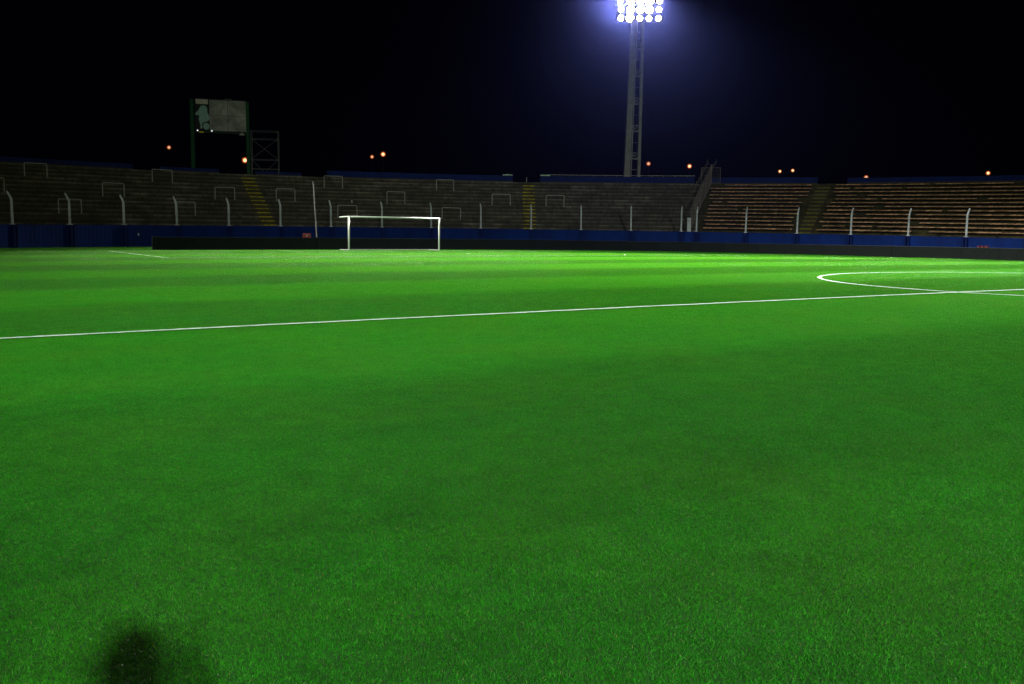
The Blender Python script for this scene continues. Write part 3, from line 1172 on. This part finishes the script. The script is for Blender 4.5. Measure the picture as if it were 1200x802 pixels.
# ------------------------------------------------------------------ floodlight masts
def mast(loc, label, warm=True):
    """concrete ladder mast with a bank of lamps; local +Y faces the pitch"""
    d = Vector((0.0, 8.0)) - Vector(loc)
    rz = math.atan2(d.y, d.x) - PI / 2
    root = empty('floodlight_mast', (loc[0], loc[1], -0.4), rz, label, 'floodlight mast', 'floodlight masts at the corners')
    HB = 28.2

    def edge(f):                                    # x of the left and right outlines, going up
        return (1.10 + (0.80 - 1.10) * f + -0.30 * f, -1.10 + (0.95 - 1.10) * -f * -1.0 + 0.0 * f)

    def chord(x0, x1, w0, w1, dep, name):
        mb = MB()
        n = 9
        for i in range(n):
            f0, f1 = i / n, (i + 1) / n
            z0, z1 = f0 * HB, f1 * HB - 0.015
            xa, xb = x0 + (x1 - x0) * f0, x0 + (x1 - x0) * f1
            wa, wb = (w0 + (w1 - w0) * f0) / 2, (w0 + (w1 - w0) * f1) / 2
            vs = [(xa - wa, -dep, z0), (xa + wa, -dep, z0), (xa + wa, dep, z0), (xa - wa, dep, z0),
                  (xb - wb, -dep, z1), (xb + wb, -dep, z1), (xb + wb, dep, z1), (xb - wb, dep, z1)]
            mb.add(vs, [(0, 3, 2, 1), (4, 5, 6, 7), (0, 1, 5, 4), (1, 2, 6, 5), (2, 3, 7, 6), (3, 0, 4, 7)])
        return mb.build(name, M['mast'], root)
    # seen from the pitch, local +X lies to the left
    chord(0.72, 0.12, 0.78, 0.62, 0.55, 'column')
    chord(-0.92, -1.0, 0.38, 0.32, 0.55, 'column')
    mb = MB()
    mb.tube([(0.20, 0.45, 0.3), (-0.30, 0.45, HB - 0.3)], 0.05, 6)
    mb.build('conduit', M['steel'], root)
    nz = 8
    for i in range(nz + 1):
        z = 1.2 + i * 3.35
        if z > HB - 0.6:
            break
        f = z / HB
        xl, xr = 0.33 + (-0.19 - 0.33) * f, -0.73 + (-0.84 + 0.73) * f
        mb = MB()
        for zz, hh in ((z, 0.16), (z + 0.72, 0.10)):
            mb.box(((xl + xr) / 2, 0.42, zz), (xl - xr - 0.006, 0.16, hh))
        mb.tube([(xl, 0.42, z + 0.08), (xr, 0.42, z + 0.66)], 0.04, 5)
        mb.tube([(xr, 0.42, z + 0.08), (xl, 0.42, z + 0.66)], 0.04, 5)
        mb.box(((xl + xr) / 2, 0.42, z + 2.0), (xl - xr - 0.006, 0.06, 0.05))
        mb.build('cross_brace', M['mast'], root)
    # lamp bank
    mb = MB()
    cx = -0.55
    for r in range(6):
        mb.tube([(cx - 2.95, 0.25, 28.15 + r * 1.02 - 0.28), (cx + 2.95, 0.25, 28.15 + r * 1.02 - 0.28)], 0.05, 6)
    for x in (-2.95, -1.0, 1.0, 2.95):
        mb.tube([(cx + x, 0.18, 27.8), (cx + x, 0.18, 33.6)], 0.06, 6)
    mb.build('lamp_rack', M['housing'], root)
    first = None
    for r in range(6):
        for c in range(5):
            x = cx + (2 - c) * 1.18
            z = 28.28 + r * 1.02
            if first is None:
                fl = first = bpy.data.objects.new('floodlight', None)
                mb = MB()
                mb.lathe([(0.14, -0.42), (0.24, -0.30), (0.37, 0.0), (0.40, 0.06), (0.385, 0.06), (0.36, 0.02), (0.15, -0.25)], 16)
                hm = mb.build('floodlight', M['housing'], root)
                mb = MB()
                mb.lathe([(0.28, -0.02), (0.33, 0.015), (0.28, 0.05), (0.12, 0.065)], 16)
                ln_ = mb.build('lens', M['lens'], hm)
                bpy.data.objects.remove(fl)
                first = hm
                fl = hm
            else:
                fl = first.copy()
                COL.objects.link(fl)
                fl.parent = root
                l2 = first.children[0].copy()
                COL.objects.link(l2)
                l2.parent = fl
            fl.location = (x + random.gauss(0, 0.03), 0.5, z + random.gauss(0, 0.02))
            fl.rotation_euler = (RAD(-90 - 18 + random.gauss(0, 4)), 0, RAD((c - 2) * -6 + random.gauss(0, 5)))
            if (r == 0 and c == 1) or (r > 0 and c in (1, 2, 3)):
                fl.scale = (1.4, 1.4, 1.4)
            if c == 0 and r < 3:
                l = fl.children[0]
                l.material_slots[0].link = 'OBJECT'
                l.material_slots[0].material = M['lens_warm']
    return root


def spots(root, aims, radius, tint=(1.0, 0.98, 0.90)):
    """the beams of a mast's lamps: (aim x, aim y, watts, cone degrees, flattening of the beam)"""
    Mw = Matrix.Translation(root.location) @ Matrix.Rotation(root.rotation_euler.z, 4, 'Z')
    inv = Mw.inverted()
    n = len(aims)
    for i, (ax, ay, w, cone, flat) in enumerate(aims):
        l = bpy.data.lights.new('lamp_beam', 'SPOT')
        l.energy = w
        l.spot_size = RAD(cone)
        l.spot_blend = 1.0
        l.shadow_soft_size = radius
        l.color = tint
        o = bpy.data.objects.new('lamp_beam', l)
        COL.objects.link(o)
        p = Vector((-0.55 + (i - (n - 1) / 2) * 1.1, 1.25, 30.6))
        tgt = inv @ Vector((ax, ay, 0))
        o.parent = root
        o.location = p
        o.rotation_euler = (tgt - p).to_track_quat('-Z', 'Y').to_euler()
        o.scale = (1.0, flat, 1.0)


mA = mast((46.45, 80.3), 'tall pale concrete floodlight mast with its lamps lit above the far stand')
mB = mast((-44.0, -83.0), 'floodlight mast behind the near left corner, out of view')
mC = mast((46.4, -80.3), 'floodlight mast behind the near right corner, out of view')
mD = mast((-52.0, 80.3), 'floodlight mast behind the far left corner, out of view')
for o in (mB, mC, mD):
    o['label'] = o['label'].replace(', out of view', '')
KW = 1000.0
spots(mA, [(8, 26, 1500 * KW, 64, 0.28), (24, 20, 520 * KW, 50, 0.5), (-16, 24, 300 * KW, 46, 0.3), (-2, 46, 430 * KW, 50, 0.5), (-31, -14, 210 * KW, 30, 1.0)], 0.6)
spots(mB, [(-33, -14, 465 * KW, 46, 0.42), (-12, -8, 485 * KW, 46, 0.42), (-6, 10, 230 * KW, 46, 0.26), (32, 62, 150 * KW, 40, 0.6)], 0.8, (0.93, 1.0, 0.93))
spots(mC, [(16, -6, 460 * KW, 44, 0.42), (22, 10, 440 * KW, 44, 0.33), (-8, -4, 300 * KW, 36, 0.3), (10, 78, 26 * KW, 70, 0.4)], 0.8, (0.93, 1.0, 0.93))
spots(mD, [(0, 40, 420 * KW, 52, 0.6), (10, 24, 420 * KW, 46, 0.45)], 1.0)

# ------------------------------------------------------------------ scoreboard and scaffold
sb_c = Vector((-3.55, 84.35, 0))
ang = math.atan2(83.58 - 85.0, -1.0 + 6.2)
sb = empty('scoreboard', (sb_c.x, sb_c.y, -0.4), ang, 'dark scoreboard on two green legs above the bare terrace', 'scoreboard')
# local +X to the right seen from the pitch, local -Y towards the pitch
for s, w in ((-2.72, 0.36), (2.62, 0.30)):
    mb = MB()
    mb.box((s, 0, 7.36), (w, 0.36, 14.72))
    mb.build('leg', M['green'], sb, bevel=0.02)
mb = MB()
mb.box((0.02, 0.05, 13.2), (4.98, 0.34, 3.30))
mb.build('casing', M['black'], sb, bevel=0.015)
for i in range(2):
    for j in range(2):
        mb = MB()
        mb.box((-0.19 + i * 1.78, -0.145, 12.46 + j * 1.53), (1.74, 0.05, 1.50))
        mb.build('screen_panel', M['screen'], sb)
mb = MB()
mb.box((-1.76, -0.145, 14.52), (1.16, 0.05, 0.46))
mb.build('sign_panel', M['sign'], sb)
px = lambda x, y: ((x - 250) / 14.85 * 0.0915 - 1.76, 14.78 - (y - 120) / 14.85 * 0.0915)
body = [(230, 232), (262, 222), (300, 226), (326, 250), (332, 290), (330, 325), (348, 358), (362, 400), (360, 445), (340, 470), (300, 482), (262, 496), (246, 530), (252, 575), (236, 592), (216, 586), (222, 540), (206, 480), (196, 440), (206, 400), (196, 372), (166, 384), (140, 362), (150, 342), (186, 312), (212, 268)]
mb = MB()
Mx = Matrix.Translation((0, -0.165, 0))
mb.prism([px(x, y) for x, y in body], 0.045, Mx)
mb.build('figure_cutout', M['figure'], sb)
mb = MB()
mb.prism([px(311 + 50 * math.cos(a * PI / 10), 550 + 54 * math.sin(a * PI / 10)) for a in range(20)], 0.045, Matrix.Translation((0, -0.168, 0)))
mb.build('ball_cutout', M['figure'], sb)
mb = MB()
mb.box((-0.05, -0.02, 11.52), (4.9, 0.12, 0.07))
mb.build('lower_rail', M['green'], sb)
for x in (-2.22, -0.86):
    mb = MB()
    mb.box((x, -0.30, 11.66), (0.16, 0.14, 0.14))
    l = mb.build('lamp', M['housing'], sb)
    mb = MB()
    mb.box((x, -0.385, 11.66), (0.12, 0.02, 0.12))
    mb.build('bulb', M['spot_bulb'], l)
mb = MB()
mb.box((-1.86, -0.20, 11.52), (0.44, 0.05, 0.13))
mb.build('name_plate', M['yellow'], sb)
mb = MB()
mb.lathe([(0.05, 0.0), (0.14, -0.03), (0.30, -0.16), (0.26, -0.18)], 14, Matrix.Translation((2.02, -0.28, 11.52)))
mb.tube([(2.02, -0.28, 11.50), (2.02, -0.10, 11.62)], 0.03, 6)
mb.build('loudspeaker', M['sign'], sb)
mb = MB()
for i, w in enumerate((0.07, 0.1, 0.06, 0.09, 0.08)):
    mb.box((0.48 + i * 0.14, 0.05, 14.90), (w, 0.02, 0.07))
mb.build('maker_lettering', M['screen'], sb)

sc_c = Vector((1.05, 84.6, 0))
sc_ang = math.atan2(-0.86, 2.0)
scf = empty('scaffold_tower', (sc_c.x, sc_c.y, -0.4), sc_ang, 'thin tubular scaffold tower standing right of the scoreboard', 'scaffold')
sw, sd, sh = 1.36, 0.62, 12.05
for x in (-sw, sw):
    for y in (-sd, sd):
        mb = MB()
        mb.tube([(x, y, 0), (x, y, sh)], 0.027, 6)
        mb.build('standard', M['oldpipe'], scf)
zs = [0.4, 2.4, 4.4, 6.4, 8.15, 9.1, 11.2, sh - 0.05]
for z in zs:
    mb = MB()
    q = 0.018
    mb.tube([(-sw, -sd, z), (sw, -sd, z), (sw, sd, z), (-sw, sd, z), (-sw, -sd, z), (-sw + 0.05, -sd, z)], q, 5)
    mb.build('ledger', M['oldpipe'], scf)
for z0, z1 in ((0.4, 2.4), (2.4, 4.4), (4.4, 6.4), (6.4, 9.1), (9.1, 11.2)):
    for a, b in (((-sw, -sd - 0.03, z0), (sw, -sd - 0.03, z1)), ((sw, -sd - 0.06, z0), (-sw, -sd - 0.06, z1))):
        mb = MB()
        mb.tube([a, b], 0.017, 5)
        mb.build('diagonal_brace', M['oldpipe'], scf)

# ------------------------------------------------------------------ street lamps beyond the ground
LAMPS = [
    ((2.33, 132.34, 13.36), 'pale', 'small distant street lamp left of the scoreboard', 0.8),
    ((2.43, 96.11, 9.41), 'big', 'large orange street lamp glowing beside the right scoreboard leg', 1.25),
    ((34.42, 132.07, 13.67), 'pale', 'fainter left lamp of the pair above the goal', 0.8),
    ((23.46, 104.1, 11.72), 'mid', 'brighter right lamp of the pair above the goal', 1.1),
    ((79.27, 115.39, 13.81), 'pale', 'small street lamp just right of the floodlight mast', 0.9),
    ((60.72, 85.05, 10.89), 'mid', 'orange street lamp left of the head of the mesh fence', 1.0),
    ((65.45, 73.13, 9.82), 'mid', 'left lamp of the close orange pair above the seats', 0.75),
    ((66.51, 71.94, 9.92), 'mid', 'right lamp of the close orange pair above the seats', 0.75),
    ((88.1, 77.13, 10.15), 'pale', 'small street lamp peeping over the right-hand parapet', 0.9),
    ((75.73, 50.96, 9.0), 'big', 'orange street lamp above the right-hand seat block', 0.85),
]
lamp0 = {}
for (x, y, z), kind, lab, sc in LAMPS:
    tocam = Vector((CAM.x - x, CAM.y - y, 0)).normalized()
    rz = math.atan2(tocam.y, tocam.x)
    root = empty('street_lamp', (x - tocam.x * 0.9, y - tocam.y * 0.9, -0.45), rz, lab, 'street lamp', 'street lamps beyond the stadium')
    hz = z + 0.45
    mb = MB()
    mb.tube([(0, 0, 0), (0, 0, hz - 0.5), (0.12, 0, hz - 0.12), (0.5, 0, hz + 0.10), (0.75, 0, hz + 0.12)], [0.11, 0.07, 0.06, 0.05, 0.05], 8)
    mb.build('pole', M['lamp_pole'], root)
    dist = (Vector((x, y, 0)) - CAM).length
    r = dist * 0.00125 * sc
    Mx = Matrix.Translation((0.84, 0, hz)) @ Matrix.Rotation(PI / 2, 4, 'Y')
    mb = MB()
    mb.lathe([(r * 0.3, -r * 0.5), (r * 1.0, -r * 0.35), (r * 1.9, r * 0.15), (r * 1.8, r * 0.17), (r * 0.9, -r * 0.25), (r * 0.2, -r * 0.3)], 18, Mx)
    head = mb.build('halo_dish', M['lamp_halo'], root, smooth=True)  # emissive dish added as the bulb's halo
    mb = MB()
    mb.lathe([(r * 0.15, -r * 0.45), (r * 0.75, -r * 0.35), (r * 1.1, 0.0), (r * 0.75, r * 0.5), (r * 0.15, r * 0.7)], 14, Mx)
    mb.build('bulb', M['bulb_pale'] if kind == 'pale' else M['bulb'], head, smooth=True)

# ------------------------------------------------------------------ small things
mb = MB()
mb.box((0, 0, 0.60), (0.60, 0.40, 1.20))
rb = mb.build('red_box', M['red'], bevel=0.02)
tag(rb, 'red box with a pale V mark behind the boards, beside the leaning pole', 'box')
rb.location = (-5.0, 56.45, ground_z(-5))
rb.rotation_euler = (0, 0, RAD(-20))
mb = MB()
for s in (-1, 1):
    mb.tube([(0, -0.212, 0.93), (s * 0.11, -0.212, 1.13)], 0.026, 4)
mb.build('v_mark', M['sign'], rb)

mb = MB()
mb.box((0, 0, 0.40), (0.72, 0.5, 0.86))
for x in (-0.30, -0.02, 0.26):
    mb.box((x, 0, 0.90), (0.13, 0.5, 0.14))
rc = mb.build('red_crate', M['red'])
p_ = arc(11.6, -1.6, EDGE_Z)
rc.location = p_
rc.rotation_euler = (0, 0, RAD(11.6 + 90))
tag(rc, 'red crate with a notched top behind the boards at the right edge', 'crate')

mb = MB()
mb.add([(0, 0, 0.0), (0.13, 0.02, 0.03), (0.15, 0.14, 0.0), (0.02, 0.12, 0.05), (0.07, 0.06, 0.085)], [(0, 1, 4), (1, 2, 4), (2, 3, 4), (3, 0, 4), (0, 3, 2, 1)])
sp_ = mb.build('paper_scrap', M['litter'])
sp_.location = (8.73, 34.95, 0.02)
sp_.scale = (0.8, 0.8, 0.8)
tag(sp_, 'crumpled white scrap of paper lying on the far grass', 'litter')

mb = MB()
mb.box((0, 0, 0), (0.03, 0.10, 0.20))
mb.box((-0.02, 0, 0.0), (0.02, 0.06, 0.14))
pl_ = mb.build('wall_plate', M['litter'])
pl_.location = arc(105.64, -0.03, 0.95)
pl_.rotation_euler = (0, 0, RAD(105.64))
tag(pl_, 'tiny white plate on the blue wall left of the black boards', 'plate')

mb = MB()
mb.lathe([(0.05, 0), (0.07, 0.1), (0.05, 0.2), (0.02, 0.26)], 8)
bt = mb.build('white_bottle', M['litter'])
bt.location = arc(80.3, STEP0 + 6 * STEP_T + 0.2, row_z(6, 80.3))
tag(bt, 'small white bottle left standing on the terrace above the goal', 'bottle')


# ------------------------------------------------------------------ the photographer, whose shadow falls on the near turf
def person():
    V = {}
    E = []
    rad = {}

    def n(name, p, r, par=None):
        V[name] = Vector(p)
        rad[name] = r
        if par:
            E.append((par, name))
    # local +Y ahead, feet on z = 0
    n('pelvis', (0, 0, 0.93), 0.15)
    n('waist', (0, 0.0, 1.07), 0.135, 'pelvis')
    n('chest', (0, 0.0, 1.27), 0.155, 'waist')
    n('neckbase', (0, -0.01, 1.42), 0.085, 'chest')
    n('neck', (0, 0.01, 1.48), 0.07, 'neckbase')
    n('skull', (0, 0.03, 1.57), 0.092, 'neck')
    n('crown', (0, 0.02, 1.65), 0.075, 'skull')
    for s, t in ((-1, 'l'), (1, 'r')):
        n('hip' + t, (s * 0.10, 0, 0.88), 0.105, 'pelvis')
        n('knee' + t, (s * 0.13, 0.05, 0.49), 0.062, 'hip' + t)
        n('ankle' + t, (s * 0.14, -0.02, 0.09), 0.042, 'knee' + t)
        n('toe' + t, (s * 0.16, 0.17, 0.04), 0.035, 'ankle' + t)
        n('shoulder' + t, (s * 0.185, 0, 1.36), 0.07, 'chest')
        n('elbow' + t, (s * 0.20, 0.12, 1.10), 0.045, 'shoulder' + t)
        n('wrist' + t, (s * 0.11, 0.22, 1.44), 0.034, 'elbow' + t)
        n('palm' + t, (s * 0.09, 0.25, 1.50), 0.034, 'wrist' + t)
        for q, (dx, up) in enumerate(((0.0, 0.07), (0.0, 0.085), (0.0, 0.09), (0.0, 0.08))):
            y = 0.285 - q * 0.019
            n(f'kn{q}{t}', (s * 0.09, y, 1.525), 0.010, 'palm' + t)
            n(f'mid{q}{t}', (s * 0.085, y + 0.008, 1.525 + up * 0.55), 0.0095, f'kn{q}{t}')
            n(f'tip{q}{t}', (s * 0.065, y + 0.012, 1.525 + up), 0.008, f'mid{q}{t}')
        n('th1' + t, (s * 0.07, 0.225, 1.50), 0.011, 'palm' + t)
        n('th2' + t, (s * 0.05, 0.215, 1.53), 0.009, 'th1' + t)
    names = list(V)
    idx = {k: i for i, k in enumerate(names)}
    me = bpy.data.meshes.new('person')
    me.from_pydata([tuple(V[k]) for k in names], [(idx[a], idx[b]) for a, b in E], [])
    o = bpy.data.objects.new('person', me)
    COL.objects.link(o)
    sk = o.modifiers.new('skin', 'SKIN')
    for i, k in enumerate(names):
        r = rad[k]
        wide = {'pelvis': 1.15, 'waist': 1.15, 'chest': 1.25}.get(k, 1.0)
        me.skin_vertices[0].data[i].radius = (r * wide, r * (0.8 if wide > 1 else 1.0))
    me.skin_vertices[0].data[0].use_root = True
    su = o.modifiers.new('sub', 'SUBSURF')
    su.levels = su.render_levels = 1
    m = bpy.data.materials.new('person_clothes_and_skin')
    m.use_nodes = True
    N, L = m.node_tree.nodes, m.node_tree.links
    tc = N.new('ShaderNodeTexCoord')
    sx = N.new('ShaderNodeSeparateXYZ')
    L.new(tc.outputs['Object'], sx.inputs[0])
    rp = N.new('ShaderNodeValToRGB')
    rp.color_ramp.interpolation = 'CONSTANT'
    els = rp.color_ramp.elements
    els[0].color = (0.03, 0.03, 0.03, 1)
    els[1].position = 0.055
    els[1].color = (0.03, 0.04, 0.07, 1)
    e = els.new(0.56)
    e.color = (0.04, 0.04, 0.045, 1)
    e = els.new(0.86)
    e.color = (0.45, 0.27, 0.19, 1)
    L.new(math_node(N, L, 'MULTIPLY', sx.outputs['Z'], 1 / 1.7), rp.inputs['Fac'])
    L.new(rp.outputs['Color'], N['Principled BSDF'].inputs['Base Color'])
    N['Principled BSDF'].inputs['Roughness'].default_value = 0.8
    me.materials.append(m)
    for p in me.polygons:
        p.use_smooth = True
    # face and hair
    mb = MB()
    mb.lathe([(0.02, 1.735), (0.075, 1.72), (0.11, 1.67), (0.122, 1.60), (0.128, 1.50), (0.135, 1.42), (0.13, 1.38), (0.10, 1.40), (0.095, 1.50), (0.095, 1.61), (0.06, 1.70)], 18, Matrix.Translation((0, 0.0, 0.0)))
    h = mb.build('hair', M['hair'], o, smooth=True)
    h.location = (0, -0.03, 0)
    return o


yaw = 0.5683003
per = person()
fx, fy = math.sin(yaw), math.cos(yaw)
px_, py_ = CAM.x - fx * 0.52 + fy * 0.12, CAM.y - fy * 0.52 - fx * 0.12
per.location = (px_, py_, ground_z(px_))
per.rotation_euler = (0, 0, -yaw)
tag(per, 'person standing on the near grass holding a camera, seen only by their soft shadow', 'person')
camr = empty('camera', (CAM.x - fx * 0.24, CAM.y - fy * 0.24, CAM.z), -yaw, 'camera held up by the person who casts the near shadow', 'camera')
mb = MB()
mb.box((0, 0, 0.0), (0.14, 0.06, 0.095))
mb.box((0, 0, 0.06), (0.06, 0.055, 0.035))
mb.build('camera_body', M['housing'], camr, bevel=0.008)
mb = MB()
mb.lathe([(0.034, 0.0), (0.036, 0.07), (0.033, 0.072), (0.030, 0.05)], 18, Matrix.Translation((0, 0.031, 0)) @ Matrix.Rotation(-PI / 2, 4, 'X'))
mb.build('lens_barrel', M['housing'], camr, smooth=True)

# ------------------------------------------------------------------ night air
mb = MB()
mb.box((25, 30, 22.0), (330, 330, 48.0))
hz = mb.build('haze', None)
m = bpy.data.materials.new('night_haze')
m.use_nodes = True
N, L = m.node_tree.nodes, m.node_tree.links
N.remove(N['Principled BSDF'])
v = N.new('ShaderNodeVolumePrincipled')
v.inputs['Color'].default_value = (0.21, 0.26, 1.0, 1)
v.inputs['Density'].default_value = 0.000075
v.inputs['Anisotropy'].default_value = 0.99
L.new(v.outputs[0], N['Material Output'].inputs['Volume'])
hz.data.materials.append(m)
tag(hz, 'thin night haze glowing round the lit floodlights', 'haze', kind='stuff')

# ------------------------------------------------------------------ world, camera, render
w = bpy.data.worlds.new('World')
S.world = w
w.use_nodes = True
bg = w.node_tree.nodes['Background']
bg.inputs['Color'].default_value = (0.35, 0.38, 1.0, 1)
bg.inputs['Strength'].default_value = 0.0007

cd = bpy.data.cameras.new('view_camera')
cd.sensor_width = 36.0
cd.lens = 1113.743 / 1200 * 36
cd.clip_start = 0.05
cd.clip_end = 3000
co = bpy.data.objects.new('view_camera', cd)
COL.objects.link(co)
pit, roll = 0.112868, 0.0112299
fw = Vector((math.sin(yaw) * math.cos(pit), math.cos(yaw) * math.cos(pit), -math.sin(pit)))
rt = Vector((math.cos(yaw), -math.sin(yaw), 0))
up = rt.cross(fw)
r2 = rt * math.cos(roll) + up * math.sin(roll)
u2 = -rt * math.sin(roll) + up * math.cos(roll)
co.matrix_world = Matrix(((r2.x, u2.x, -fw.x, CAM.x), (r2.y, u2.y, -fw.y, CAM.y), (r2.z, u2.z, -fw.z, CAM.z), (0, 0, 0, 1)))
S.camera = co

S.view_settings.view_transform = 'Standard'
S.view_settings.look = 'None'
S.view_settings.exposure = 0
S.view_settings.gamma = 1
S.cycles.use_denoising = True
S.cycles.denoising_input_passes = 'RGB_ALBEDO_NORMAL'
S.cycles.denoising_prefilter = 'NONE'
S.cycles.max_bounces = 8
S.cycles.volume_bounces = 0
S.cycles.sample_clamp_indirect = 4
S.cycles.use_light_tree = True
S.cycles.caustics_reflective = False
S.cycles.caustics_refractive = False
